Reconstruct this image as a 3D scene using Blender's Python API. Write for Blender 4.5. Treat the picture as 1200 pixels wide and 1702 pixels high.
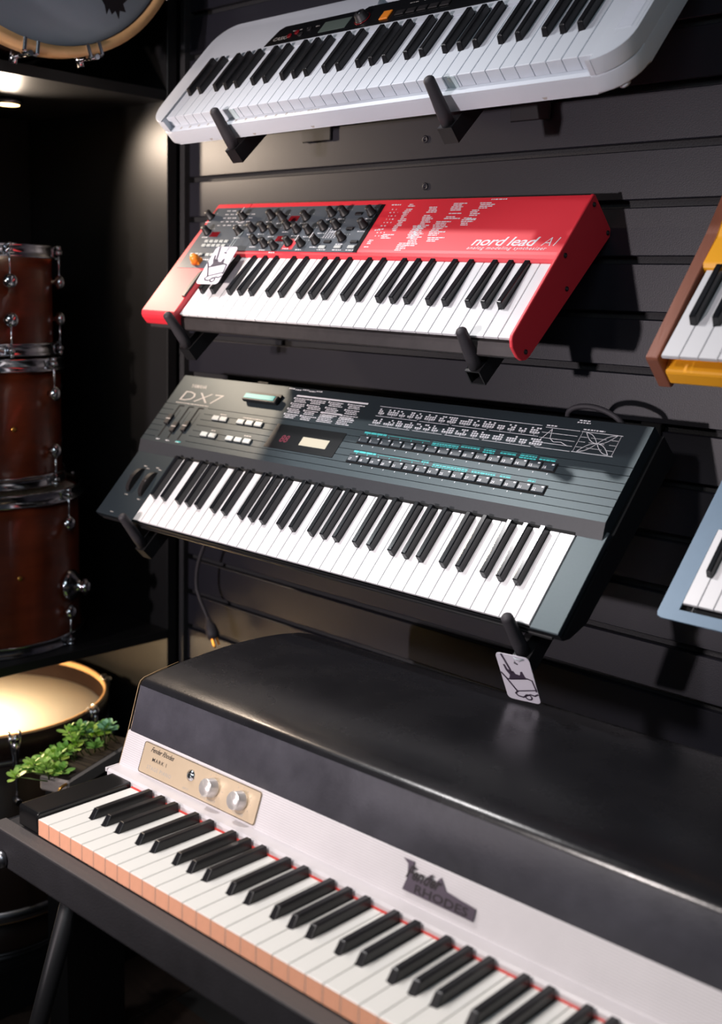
import bpy, bmesh, math, random
from mathutils import Matrix, Vector, Euler
random.seed(7)
R = math.radians
for o in list(bpy.data.objects): bpy.data.objects.remove(o, do_unlink=True)
scn = bpy.context.scene
COL = scn.collection
ZS = -0.2                                  # floor level of the measured frame
# ------------------------------------------------------------------ camera
def Rx(a): return Matrix.Rotation(a, 3, 'X')
def Ry(a): return Matrix.Rotation(a, 3, 'Y')
def Rz(a): return Matrix.Rotation(a, 3, 'Z')
cd = bpy.data.cameras.new('camera'); cam = bpy.data.objects.new('camera', cd); COL.objects.link(cam)
cm = Rz(0.7611) @ Rx(-0.1894) @ Ry(-0.0328)          # columns: right, forward, up
rt, fw, up = cm.col[0], cm.col[1], cm.col[2]
cam.matrix_world = Matrix.Translation((-0.0096, -1.4235, 1.6437 + ZS)) @ Matrix((rt, up, -fw)).transposed().to_4x4()
cd.sensor_fit = 'VERTICAL'; cd.sensor_height = 36; cd.sensor_width = 25.4
cd.lens = 1873.86 / 1702 * 36; cd.clip_start = 0.02
cd.dof.use_dof = True; cd.dof.focus_distance = 1.62; cd.dof.aperture_fstop = 3.4
scn.camera = cam
# ------------------------------------------------------------------ world, exposure
w = bpy.data.worlds.new('world'); scn.world = w; w.use_nodes = True
w.node_tree.nodes['Background'].inputs[0].default_value = (0.55, 0.62, 0.75, 1)
w.node_tree.nodes['Background'].inputs[1].default_value = 0.035
vs = scn.view_settings; vs.view_transform = 'Standard'; vs.look = 'None'; vs.exposure = 0.0; vs.gamma = 1; vs.use_curve_mapping = False
# ------------------------------------------------------------------ lights
def aim(o, tgt):
    d = Vector(tgt) - o.location; o.rotation_euler = d.to_track_quat('-Z', 'Y').to_euler()
def spot(name, loc, tgt, energy, color, size=R(70), rad=0.04, blend=0.5):
    l = bpy.data.lights.new(name, 'SPOT'); l.energy = energy; l.color = color; l.spot_size = size; l.shadow_soft_size = rad; l.spot_blend = blend
    o = bpy.data.objects.new(name, l); o.location = loc; aim(o, tgt); COL.objects.link(o); return o
def area(name, loc, tgt, energy, color, sx, sy):
    l = bpy.data.lights.new(name, 'AREA'); l.shape = 'RECTANGLE'; l.size = sx; l.size_y = sy; l.energy = energy; l.color = color
    o = bpy.data.objects.new(name, l); o.location = loc; aim(o, tgt); COL.objects.link(o); return o
spot('ceiling_spot_light', (-1.77, -0.69, 2.52), (-0.86, -0.62, 0.75), 80, (1.0, 0.97, 0.97), R(76), 0.03, 1.0)
spot('upper_spot_light', (-2.30, -0.98, 2.38), (-1.10, -0.15, 1.50), 36, (0.92, 0.97, 1.0), R(40), 0.03, 0.8)
spot('front_spot_light', (-1.6, -3.0, 1.20), (-1.45, -0.1, 1.42), 235, (1.0, 0.88, 0.92), R(48), 0.05, 1.0)
spot('warm_wall_fill', (-1.4, -2.6, 1.25), (-1.70, 0.0, 1.46), 170, (1.0, 0.82, 0.70), R(26), 0.04, 0.9)  # added warm fill to brighten the left wall; no known lamp there
spot('piano_fill', (-1.1, -2.2, 2.25), (-0.80, -0.68, 0.80), 158, (1.0, 0.91, 0.88), R(48), 0.08, 1.0)  # unseen fill, added to brighten the piano keys and lid front
area('room_light', (0.6, -2.6, 2.7), (-1.0, -0.2, 1.0), 15, (0.80, 0.92, 1.0), 1.6, 0.8)

# ------------------------------------------------------------------ materials
def lin(c): return tuple((x / 12.92 if x <= 0.04045 else ((x + 0.055) / 1.055) ** 2.4) for x in [v / 255 for v in c])
def mat(name, rgb, rough=0.5, metal=0.0, spec=0.5, bump=0.0, bscale=200, vary=0.0, vscale=8, emit=None, coat=0.0, rvary=0.0, alpha=1, stretch=None, tint=None):
    m = bpy.data.materials.new(name); m.use_nodes = True; nt = m.node_tree; b = nt.nodes['Principled BSDF']
    c = lin(rgb) + (1,)
    b.inputs['Base Color'].default_value = c; b.inputs['Roughness'].default_value = rough; b.inputs['Metallic'].default_value = metal
    b.inputs['Specular IOR Level'].default_value = spec; b.inputs['Coat Weight'].default_value = coat
    if tint: b.inputs['Specular Tint'].default_value = tint + (1,)
    tc = nt.nodes.new('ShaderNodeTexCoord'); mp = nt.nodes.new('ShaderNodeMapping'); nt.links.new(tc.outputs['Object'], mp.inputs[0])
    if stretch: mp.inputs['Scale'].default_value = stretch
    if vary or rvary:
        n = nt.nodes.new('ShaderNodeTexNoise'); n.inputs['Scale'].default_value = vscale; n.inputs['Detail'].default_value = 6; n.inputs['Roughness'].default_value = 0.65
        nt.links.new(mp.outputs[0], n.inputs[0])
    if vary:
        mx = nt.nodes.new('ShaderNodeMix'); mx.data_type = 'RGBA'
        mx.inputs[6].default_value = tuple(max(0, x * (1 - vary)) for x in c[:3]) + (1,); mx.inputs[7].default_value = tuple(min(1, x * (1 + vary)) for x in c[:3]) + (1,)
        mr = nt.nodes.new('ShaderNodeMapRange'); mr.inputs[1].default_value = 0.3; mr.inputs[2].default_value = 0.7
        nt.links.new(n.outputs[0], mr.inputs[0]); nt.links.new(mr.outputs[0], mx.inputs[0]); nt.links.new(mx.outputs[2], b.inputs['Base Color'])
    if rvary:
        mr2 = nt.nodes.new('ShaderNodeMapRange'); mr2.inputs[1].default_value = 0.3; mr2.inputs[2].default_value = 0.7; mr2.inputs[3].default_value = max(0, rough - rvary); mr2.inputs[4].default_value = rough + rvary
        nt.links.new(n.outputs[0], mr2.inputs[0]); nt.links.new(mr2.outputs[0], b.inputs['Roughness'])
    if bump:
        n2 = nt.nodes.new('ShaderNodeTexNoise'); n2.inputs['Scale'].default_value = bscale; n2.inputs['Detail'].default_value = 3
        nt.links.new(mp.outputs[0], n2.inputs[0])
        bp = nt.nodes.new('ShaderNodeBump'); bp.inputs['Strength'].default_value = bump; bp.inputs['Distance'].default_value = 0.001
        nt.links.new(n2.outputs[0], bp.inputs['Height']); nt.links.new(bp.outputs[0], b.inputs['Normal'])
    if emit: b.inputs['Emission Color'].default_value = lin(emit[0]) + (1,); b.inputs['Emission Strength'].default_value = emit[1]
    return m
M = {}
def mk(k, *a, **kw): M[k] = mat(k, *a, **kw); return M[k]
mk('slat_grey', (27, 27, 35), 0.44, spec=0.42, bump=0.15, bscale=500, vary=0.05, vscale=5)
mk('groove_black', (26, 26, 29), 0.7, bump=0.8, bscale=350)
mk('black_laminate', (24, 24, 25), 0.42, vary=0.15, vscale=4, spec=0.35)
mk('black_void', (12, 12, 12), 0.8)
mk('floor_wood', (38, 29, 24), 0.45, vary=0.3, vscale=6, stretch=(1, 12, 1))
mk('white_key', (222, 222, 224), 0.22, spec=0.5)
mk('ivory_key', (222, 221, 216), 0.3)
mk('warm_key_front', (232, 168, 136), 0.5, vary=0.06, vscale=60)
mk('black_key', (20, 22, 26), 0.16, spec=0.5)
mk('matt_black_key', (20, 20, 23), 0.3, spec=0.4)
mk('white_plastic', (204, 210, 218), 0.38, vary=0.02)
mk('panel_black', (16, 17, 19), 0.25)
mk('lcd_green', (92, 104, 98), 0.25)
mk('lcd_cream', (196, 190, 168), 0.3)
mk('orange', (240, 140, 40), 0.4)
mk('red_paint', (230, 44, 60), 0.5, spec=0.95, bump=0.04, bscale=900)
mk('blue_grey_panel', (80, 88, 96), 0.4, vary=0.08, vscale=30)
mk('chassis_grey', (58, 54, 54), 0.4, metal=0.2, vary=0.15, vscale=60)
mk('teal_metal', (38, 45, 50), 0.42, spec=0.48, tint=(0.78, 0.95, 1.0), vary=0.08, vscale=300, bump=0.1, bscale=900)
mk('teal_face', (48, 50, 54), 0.45, spec=0.6, vary=0.08, vscale=200)
mk('dark_body', (22, 24, 27), 0.45)
mk('white_print', (225, 225, 230), 0.5)
mk('teal_print', (60, 190, 190), 0.5)
mk('grey_print', (170, 165, 160), 0.4)
mk('black_print', (28, 20, 24), 0.5)
mk('grey_button', (190, 196, 194), 0.35)
mk('dark_button', (40, 50, 58), 0.45, spec=0.5)
mk('teal_cartridge', (20, 170, 170), 0.4)
mk('led_red', (92, 30, 44), 0.3, emit=((120, 50, 70), 0.25))
mk('red_lens', (120, 16, 26), 0.25)
mk('rubber', (52, 50, 54), 0.6, spec=0.35)
mk('steel_black', (36, 36, 38), 0.4, metal=0.3)
mk('chrome', (220, 220, 225), 0.12, metal=1.0)
mk('dull_chrome', (150, 150, 155), 0.3, metal=1.0)
mk('brass', (214, 160, 80), 0.3, metal=0.9)
mk('walnut_drum', (112, 48, 26), 0.28, vary=0.25, vscale=9, stretch=(1, 1, 4), coat=0.3)
mk('dark_drum', (40, 26, 20), 0.4, vary=0.2, vscale=9)
mk('maple_hoop', (228, 178, 124), 0.4, vary=0.08, vscale=20)
mk('drum_head_white', (240, 232, 218), 0.5, vary=0.02)
mk('drum_head_grey', (150, 156, 166), 0.35, vary=0.06, vscale=3)
mk('wood_cheek', (132, 78, 58), 0.45, vary=0.14, vscale=30, stretch=(1, .15, 1), bump=0.2, bscale=300)
mk('yellow_paint', (252, 176, 40), 0.38, spec=0.4)
mk('blue_steel', (98, 120, 140), 0.45, metal=0.1, vary=0.03, vscale=60, bump=0.05, bscale=900)
mk('tolex', (24, 24, 27), 0.27, spec=0.55, bump=0.12, bscale=300, rvary=0.06, vscale=7, vary=0.15)
mk('tolex_worn_lit', (58, 57, 64), 0.42, spec=0.5, bump=0.2, bscale=300, rvary=0.08, vscale=9, vary=0.3)  # scuffed lid front; same tolex, lightened to carry the light falling on it
mk('tolex_case', (34, 33, 36), 0.62, spec=0.35, bump=0.6, bscale=420, vary=0.25, vscale=12)
mk('rail_felt', (74, 68, 66), 0.8, bump=0.5, bscale=500)
mk('rhodes_white', (200, 195, 197), 0.42, vary=0.03, vscale=20)
mk('gloss_black', (20, 20, 21), 0.22, bump=0.1, bscale=60)
mk('gold_plate', (205, 184, 156), 0.38, metal=0.35, vary=0.04, vscale=30)
mk('piping', (150, 122, 86), 0.5)
mk('red_felt', (196, 60, 52), 0.9)
mk('knob_silver', (222, 216, 212), 0.28, metal=0.6)
mk('knob_dark', (30, 28, 30), 0.45)
mk('card', (205, 201, 212), 0.45)
mk('card_ink', (56, 44, 62), 0.5)
mk('planter_grey', (150, 142, 136), 0.8, bump=0.9, bscale=260)
mk('soil', (40, 30, 24), 0.9)
mk('leaf_light', (176, 214, 108), 0.5, vary=0.15, vscale=40)
mk('leaf_mid', (134, 186, 88), 0.5, vary=0.15, vscale=40)
mk('leaf_blue', (136, 190, 150), 0.5, vary=0.15, vscale=40)
mk('stem_green', (70, 90, 40), 0.6)
mk('lamp_glow', (255, 214, 150), 0.5, emit=((255, 206, 140), 9))
mk('clear_strip', (190, 205, 208), 0.15)
mk('badge', (92, 84, 94), 0.35, metal=0.7)
mk('hollow', (6, 6, 6), 0.9)
# ------------------------------------------------------------------ mesh helpers (local units: metres; mm() scales)
def setm(o, label=None, cat=None, group=None, kind=None):
    if label: o['label'] = label
    if cat: o['category'] = cat
    if group: o['group'] = group
    if kind: o['kind'] = kind
    return o
def empty(name, label=None, cat=None, group=None, kind=None, loc=(0, 0, 0), mtx=None):
    o = bpy.data.objects.new(name, None); COL.objects.link(o); o.empty_display_size = 0.05
    if mtx is not None: o.matrix_world = mtx
    else: o.location = loc
    return setm(o, label, cat, group, kind)
def inst(name, mesh, parent=None, loc=(0, 0, 0), rot=None, scale=None):
    o = bpy.data.objects.new(name, mesh); COL.objects.link(o); o.location = loc
    if rot: o.rotation_euler = rot
    if scale: o.scale = scale
    if parent: o.parent = parent
    return o
class B:
    """collects shapes in one bmesh; sc scales the numbers given (mm by default)"""
    def __init__(s, sc=0.001): s.bm = bmesh.new(); s.sc = sc
    def add(s, vs, fs, mi=0, smooth=False):
        k = s.sc; bv = [s.bm.verts.new((x * k, y * k, z * k)) for x, y, z in vs]; out = []
        for f in fs:
            try: fc = s.bm.faces.new([bv[i] for i in f]); fc.material_index = mi; fc.smooth = smooth; out.append(fc)
            except ValueError: pass
        return bv, out
    def bevel(s, bv, w, seg=1, edges=None):
        es = edges if edges is not None else list({e for v in bv for e in v.link_edges})
        bmesh.ops.bevel(s.bm, geom=es, offset=w * s.sc, segments=seg, profile=0.5, affect='EDGES', clamp_overlap=True)
    def box(s, a, b, bev=0, mi=0, seg=1, M_=None):
        x0, y0, z0 = a; x1, y1, z1 = b
        V = [(x0, y0, z0), (x1, y0, z0), (x1, y1, z0), (x0, y1, z0), (x0, y0, z1), (x1, y0, z1), (x1, y1, z1), (x0, y1, z1)]
        if M_ is not None: V = [tuple(M_ @ Vector(v)) for v in V]
        bv, _ = s.add(V, [(0, 3, 2, 1), (4, 5, 6, 7), (0, 1, 5, 4), (1, 2, 6, 5), (2, 3, 7, 6), (3, 0, 4, 7)], mi)
        if bev: s.bevel(bv, bev, seg)
        return s
    def prism(s, poly, lo, hi, axis='x', bev=0, mi=0, seg=1, bevcaps=False, smooth=False):
        """poly of 2D points extruded along axis: x -> (lo,p,q), z -> (p,q,lo), y -> (p,lo,q)"""
        def P(p, t): return (t, p[0], p[1]) if axis == 'x' else ((p[0], p[1], t) if axis == 'z' else (p[0], t, p[1]))
        n = len(poly); V = [P(p, lo) for p in poly] + [P(p, hi) for p in poly]
        bv, fs = s.add(V, [tuple(range(n))[::-1], tuple(range(n, 2 * n))] + [(i, (i + 1) % n, n + (i + 1) % n, n + i) for i in range(n)], mi)
        if smooth:
            for f in fs[2:]: f.smooth = True
        if bev:
            if bevcaps:
                es = [e for e in {e for v in bv for e in v.link_edges} if (e.verts[0] in bv[:n]) == (e.verts[1] in bv[:n])]
                s.bevel(bv, bev, seg, es)
            else: s.bevel(bv, bev, seg)
        return s
    def soften(s, ang=28):
        bmesh.ops.recalc_face_normals(s.bm, faces=s.bm.faces[:])
        for f in s.bm.faces: f.smooth = True
        for e in s.bm.edges:
            if len(e.link_faces) == 2 and e.calc_face_angle(0) > R(ang): e.smooth = False
        return s
    def lathe(s, prof, seg=24, mi=0, M_=None, smooth=True, caps=True):
        """prof of (r,z) revolved about z"""
        V = []; F = []; n = len(prof)
        for i in range(seg):
            a = 2 * math.pi * i / seg
            for r, z in prof: V.append((r * math.cos(a), r * math.sin(a), z))
        for i in range(seg):
            j = (i + 1) % seg
            for k in range(n - 1): F.append((i * n + k, j * n + k, j * n + k + 1, i * n + k + 1))
        if caps:
            if prof[0][0] > 1e-6: F.append(tuple(i * n for i in range(seg))[::-1])
            if prof[-1][0] > 1e-6: F.append(tuple(i * n + n - 1 for i in range(seg)))
        if M_ is not None: V = [tuple(M_ @ Vector(v)) for v in V]
        bv, fs = s.add(V, F, mi)
        nq = seg * (n - 1)
        for f in fs[:nq]: f.smooth = smooth
        return s
    def cyl(s, p0, p1, r0, r1=None, seg=16, mi=0, cap=True, smooth=True):
        r1 = r0 if r1 is None else r1
        a, b = Vector(p0), Vector(p1); d = b - a; q = d.to_track_quat('Z', 'Y').to_matrix().to_4x4(); m = Matrix.Translation(a) @ q
        return s.lathe([(r0, 0), (r1, d.length)], seg, mi, m, smooth, cap)
    def tube(s, pts, r, seg=8, mi=0):
        P = [Vector(p) for p in pts]; V = []; F = []; n = len(P)
        t0 = (P[1] - P[0]).normalized(); nrm = t0.orthogonal().normalized()
        for i in range(n):
            t = (P[min(i + 1, n - 1)] - P[max(i - 1, 0)]).normalized()
            nrm = (nrm - t * nrm.dot(t)).normalized(); bn = t.cross(nrm)
            rr = r[i] if isinstance(r, (list, tuple)) else r
            for k in range(seg):
                a = 2 * math.pi * k / seg; V.append(tuple(P[i] + (nrm * math.cos(a) + bn * math.sin(a)) * rr))
        for i in range(n - 1):
            for k in range(seg):
                l = (k + 1) % seg; F.append((i * seg + k, i * seg + l, (i + 1) * seg + l, (i + 1) * seg + k))
        F.append(tuple(range(seg))[::-1]); F.append(tuple(range((n - 1) * seg, n * seg)))
        bv, fs = s.add(V, F, mi, True); return s
    def quad(s, p, q, z, mi=0): return s.add([(p[0], p[1], z), (q[0], p[1], z), (q[0], q[1], z), (p[0], q[1], z)], [(0, 1, 2, 3)], mi)
    def stroke(s, pts, wd, z, mi=0, th=0.0):
        """flat line of width wd through 2D points at height z"""
        for (x0, y0), (x1, y1) in zip(pts[:-1], pts[1:]):
            L = math.hypot(x1 - x0, y1 - y0) or 1e-9; nx, ny = -(y1 - y0) / L * wd / 2, (x1 - x0) / L * wd / 2; ex, ey = (x1 - x0) / L * wd * .3, (y1 - y0) / L * wd * .3
            s.add([(x0 - nx - ex, y0 - ny - ey, z), (x1 - nx + ex, y1 - ny + ey, z), (x1 + nx + ex, y1 + ny + ey, z), (x0 + nx - ex, y0 + ny - ey, z)], [(0, 1, 2, 3)], mi)
        return s
    def text(s, body, x, y, z, size, mi=0, shear=0.0, sx=1.0, align='LEFT', M_=None, space=1.0, bold=0.0):
        tm = text_mesh(body, shear, align, space, bold)
        V = [(x + v[0] * size * sx, y + v[1] * size, z) for v in tm[0]]
        if M_ is not None: V = [tuple(M_ @ Vector(v)) for v in V]
        s.add(V, tm[1], mi); return s
    def obj(s, name, mats, parent=None, label=None, cat=None, group=None, kind=None, loc=None, rec=True):
        if rec: bmesh.ops.recalc_face_normals(s.bm, faces=s.bm.faces[:])
        me = bpy.data.meshes.new(name); s.bm.to_mesh(me); s.bm.free()
        for m in (mats if isinstance(mats, (list, tuple)) else [mats]): me.materials.append(M[m] if isinstance(m, str) else m)
        o = inst(name, me, parent)
        if loc: o.location = loc
        return setm(o, label, cat, group, kind)
_tc = {}
def text_mesh(body, shear, align, space, bold):
    k = (body, shear, align, space, bold)
    if k not in _tc:
        cu = bpy.data.curves.new('t', 'FONT'); cu.body = body; cu.size = 1; cu.shear = shear; cu.align_x = align; cu.space_character = space; cu.resolution_u = 2; cu.offset = bold
        o = bpy.data.objects.new('t', cu); COL.objects.link(o); bpy.context.view_layer.update()
        me = o.to_mesh(); _tc[k] = ([tuple(v.co) for v in me.vertices], [tuple(p.vertices) for p in me.polygons])
        o.to_mesh_clear(); bpy.data.objects.remove(o); bpy.data.curves.remove(cu)
    return _tc[k]
def pose(x, y, z, tilt, yaw=0, roll=0):
    return Matrix.Translation((x, y, z + ZS)) @ (Rz(yaw) @ Ry(roll) @ Rx(tilt)).to_4x4()
def rrect(x0, y0, x1, y1, r, seg=4):
    P = []
    for cx, cy, a0 in ((x1 - r, y0 + r, -90), (x1 - r, y1 - r, 0), (x0 + r, y1 - r, 90), (x0 + r, y0 + r, 180)):
        for i in range(seg + 1):
            a = R(a0 + 90 * i / seg); P.append((cx + r * math.cos(a), cy + r * math.sin(a)))
    return P
# ================================================================== STRUCTURE
WX0, WX1 = -1.862, 0.62
wall = empty('wall_back', kind='structure', loc=(0, 0, 0))
B(1).box((WX0, 0.012, 0), (WX1, 0.05, 2.5)).obj('wall_panel', 'groove_black', wall)
zg = [1.9283 + ZS - 0.0762 * g for g in range(-8, 24)]
sl = None
for z in zg:
    if z < 0.07 or z > 2.5: continue
    if sl is None:
        prof = [(0.0015, -0.0657), (0.0, -0.0645), (0.0, -0.0012), (0.0015, 0.0), (0.013, 0.0), (0.013, -0.0657)]
        sl = B(1).prism(prof, WX0, WX1, 'x').obj('slat', 'slat_grey', wall, loc=(0, 0, z)); slm = sl.data
    else: inst('slat', slm, wall, (0, 0, z))
for x, z in ((-1.25, 1.893 + ZS), (-1.246, 1.82 + ZS)):
    b = B(); m = Matrix.Rotation(R(90), 4, 'X')
    b.lathe([(0, 0), (3.2, 0), (5.6, 1.2), (6, 2), (4.6, 2.4), (3, 2.2), (2.6, .6), (0, .5)], 16, 0, m); b.obj('screw', 'slat_grey', wall, loc=(x, 0.0005, z))
floor = empty('floor', kind='structure')
B(1).box((-2.6, -3.4, -0.03), (1.2, 0.05, -0.004)).obj('subfloor', 'black_void', floor)
pm = None
for j in range(10):
    for i in range(5):
        x = -2.35 + j * 0.18; y = -0.45 - i * 0.62 + (0.3 if j % 2 else 0)
        if pm is None:
            o = B(1).box((-0.0885, -0.3085, -0.004), (0.0885, 0.3085, 0.0), 0.0012).obj('plank', 'floor_wood', floor, loc=(x, y, 0)); pm = o.data
        else: inst('plank', pm, floor, (x, y, 0))
B(1).box((-2.46, -3.4, 0), (-2.40, 0.05, 2.5)).obj('wall_left', 'black_laminate', None, kind='structure')
B(1).box((-2.40, 0.0, 0), (-1.875, 0.05, 2.5)).obj('wall_recess', 'black_laminate', None, kind='structure')
B(1).box((-1.876, -0.014, 0), (-1.862, 0.05, 2.5), 0.001).obj('trim_1', 'groove_black', None, kind='structure')
# ------------------------------------------------------------------ shelving unit on the left
cab = empty('shelving_unit', 'tall black shelving unit full of drums left of the slatted wall', 'shelving', loc=(-2.14, -0.5, 0))
def cpart(nm, a, b, m='black_laminate', bev=0.001):
    off = Vector((-2.14, -0.5, 0)); o = B(1).box(Vector(a) - off, Vector(b) - off, bev).obj(nm, m, cab); return o
cpart('end_panel', (-2.40, -0.041, 0.0), (-1.88, -0.018, 2.5))
cpart('end_panel', (-2.40, -0.64, 0.0), (-1.88, -0.618, 1.834))
cpart('shelf', (-2.399, -0.617, 0.938 + ZS - 0.019), (-1.878, -0.042, 0.938 + ZS))
cpart('shelf', (-2.399, -0.64, 2.022 + ZS - 0.02), (-1.882, -0.042, 2.022 + ZS))
cpart('plinth_shelf', (-2.399, -0.617, 0.0), (-1.9, -0.042, 0.10))
cpart('back_panel', (-2.399, -0.617, 0.10), (-2.393, -0.042, 2.5))
def puck(x, y, z, lab):
    t = empty('puck_light', lab, 'lamp', loc=(x, y, z))
    B().lathe([(26, 0), (30, -3), (30, -9), (24, -11)], 24).obj('housing', 'dull_chrome', t)
    B().lathe([(0, -11.3), (23, -11.3), (23, -10)], 24).obj('lens', 'lamp_glow', t); return t
puck(-2.12, -0.46, 0.938 + ZS - 0.019, 'small round lamp glowing under the shelf above the big drum')
puck(-2.14, -0.235, 2.022 + ZS - 0.02, 'small round lamp glowing under the topmost shelf')
def ptlight(name, loc, e, col, rad=0.02):
    l = bpy.data.lights.new(name, 'POINT'); l.energy = e; l.color = col; l.shadow_soft_size = rad; o = bpy.data.objects.new(name, l); o.location = loc; COL.objects.link(o)
ptlight('shelf_lamp_light', (-2.12, -0.46, 0.938 + ZS - 0.05), 12, (1.0, 0.74, 0.45))
spot('upper_lamp_light', (-2.14, -0.235, 2.022 + ZS - 0.05), (-1.5, -0.22, 1.34), 14.5, (1.0, 0.80, 0.62), R(112), 0.02, 0.7)
# ================================================================== KEYS
BLK = {0: .895, 1: 2.115, 3: 3.865, 4: 5.0, 5: 6.14}        # black key after white i, centre in key widths from C
def keyboard(root, n, P, start=0, L=136, vb=48, bw_w=10.2, bt=8.6, bh=11, th=4, mats=('white_key',), front=None, blk='black_key', slope=5, wl='white_key', bl='black_key', bend=None, gap=0.6, bnd=136):
    wm = {}; bm_ = None
    for i in range(n):
        k = (start + i) % 7
        nl = nr = 0.0
        if k - 1 in BLK and i > 0: nl = max(0, BLK[k - 1] * P + bw_w / 2 - k * P + .6)
        if k in BLK and i < n - 1: nr = max(0, (k + 1) * P - (BLK[k] * P - bw_w / 2) + .6)
        key = (k, nl > 0, nr > 0)
        if key not in wm:
            g = gap; poly = [(g, 0), (P - g, 0)]
            poly += [(P - g, vb), (P - nr, vb), (P - nr, L)] if nr else [(P - g, L)]
            poly += [(nl, L), (nl, vb), (g, vb)] if nl else [(g, L)]
            b = B(); nn = len(poly)
            bv, fs = b.add([(x, y, -th) for x, y in poly] + [(x, y, 0) for x, y in poly], [tuple(range(nn))[::-1], tuple(range(nn, 2 * nn))] + [(q, (q + 1) % nn, nn + (q + 1) % nn, nn + q) for q in range(nn)])
            if front: fs[2].material_index = 1
            es = [e for e in b.bm.edges if e.verts[0] in bv[nn:] and e.verts[1] in bv[nn:]]
            b.bevel(None, 0.7, 2, es)
            o = b.obj(wl, list(mats) + ([front] if front else []), root); wm[key] = o.data
        else: o = inst(wl, wm[key], root)
        o.location = (i * P / 1000, 0, 0)
    for i in range(n - 1):
        k = (start + i) % 7
        if k not in BLK: continue
        cx = (i - k + BLK[k]) * P
        if bm_ is None:
            b = B(); h, s2 = bh, slope
            V = [(-bw_w / 2, vb, -2), (bw_w / 2, vb, -2), (bw_w / 2, bnd, -2), (-bw_w / 2, bnd, -2), (-bt / 2, vb + s2, h), (bt / 2, vb + s2, h), (bt / 2, bnd, h), (-bt / 2, bnd, h)]
            if bend: V[6] = (bt / 2, bnd, h - bend); V[7] = (-bt / 2, bnd, h - bend)
            bv, _ = b.add(V, [(0, 3, 2, 1), (4, 5, 6, 7), (0, 1, 5, 4), (1, 2, 6, 5), (2, 3, 7, 6), (3, 0, 4, 7)])
            b.bevel(bv, 1.3, 3)
            for f in b.bm.faces: f.smooth = False
            o = b.obj(bl, blk, root); bm_ = o.data
        else: o = inst(bl, bm_, root)
        o.location = (cx / 1000, 0, 0)
def knob_mesh(r=7, h=14, m='knob_dark', pointer=True):
    b = B(); b.lathe([(r + 1.5, 0), (r + 1.2, 2.5), (r, 3.2), (r * .86, h - 1), (r * .7, h), (0, h)], 18)
    if pointer: b.box((-.5, 1, h - .4), (.5, r * .85, h + .25), mi=1)
    return b
def smudge_print(b, x0, x1, y, z, h=2.2, mi=0, wmin=2, wmax=7, gap=1.4):
    """a line of tiny printed words, as flat marks"""
    x = x0
    while x < x1:
        wv = min(random.uniform(wmin, wmax), x1 - x)
        if wv > .6: b.quad((x, y - h / 2), (x + wv, y + h / 2), z, mi)
        x += wv + gap
# ================================================================== 1. TEAL SYNTH (middle of wall)
dx = empty('synthesizer', 'dark teal metal synthesizer with two rows of numbered buttons, in the middle of the wall', 'synthesizer', mtx=pose(-1.6373, -.2955, 1.2458, .8374, 0, -.0031))
b = B(); b.prism([(-4, -2), (-4, -14), (6, -26), (40, -44), (313, -58), (313, -10), (131, -10), (131, -14), (0, -14), (0, -8)], -111, 894, 'x'); b.obj('body', 'dark_body', dx)
b = B(); b.prism([(-4, -9), (150, -9), (150, 0), (-3, 0), (-4, -1)], -111, -1.2, 'x', 0.8); b.obj('left_cheek', 'teal_metal', dx)
b = B(); b.prism([(-4, -9), (150, -9), (150, 0), (-3, 0), (-4, -1)], 850.5, 893, 'x', 0.8); b.obj('right_cheek', 'teal_metal', dx)
TOP = 11.0
# ribbed upper housing: grooves are cut between v 160 and 245
prof = [(137, -9), (137, 0), (157, TOP)]
gv = [168, 180.5, 193, 205.5, 218, 230.5, 243.5]
for v in gv: prof += [(v - .55, TOP), (v - .4, TOP - 1.3), (v + .4, TOP - 1.3), (v + .55, TOP)]
prof += [(311, TOP), (313, TOP - 2), (313, -9)]
b = B()
segs = [(-112, -76.5, 0), (-76.5, -18, 1), (-18, 12, 1), (12, 888, 0)]
b.prism(prof, -111.5, -77, 'x'); b.prism(prof, 14, 888, 'x')
flat = [(137, -9), (137, 0), (157, TOP), (311, TOP), (313, TOP - 2), (313, -9)]
b.prism(flat, -77, 14, 'x'); b.obj('upper_housing', 'teal_metal', dx)
b = B(); b.prism([(136.2, -.4), (156.3, TOP - .3), (156.9, TOP + .1), (136.6, .2)], -111.6, 888.1, 'x'); b.obj('front_fascia', 'teal_face', dx)
b = B(); b.box((0, 136.5, 0), (848, 160, 2)); b.obj('key_slot', 'hollow', dx)
keyboard(dx, 36, 23.57, 0, 137, 48, 9.8, 8.4, 12, 4.2, ('white_key',), slope=2)
b = B(); b.prism([(-6.5, -13.5), (-5.5, -11), (-3, -10.5), (-3, -16)], -100, 880, 'x'); b.obj('front_rail', 'steel_black', dx)
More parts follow.
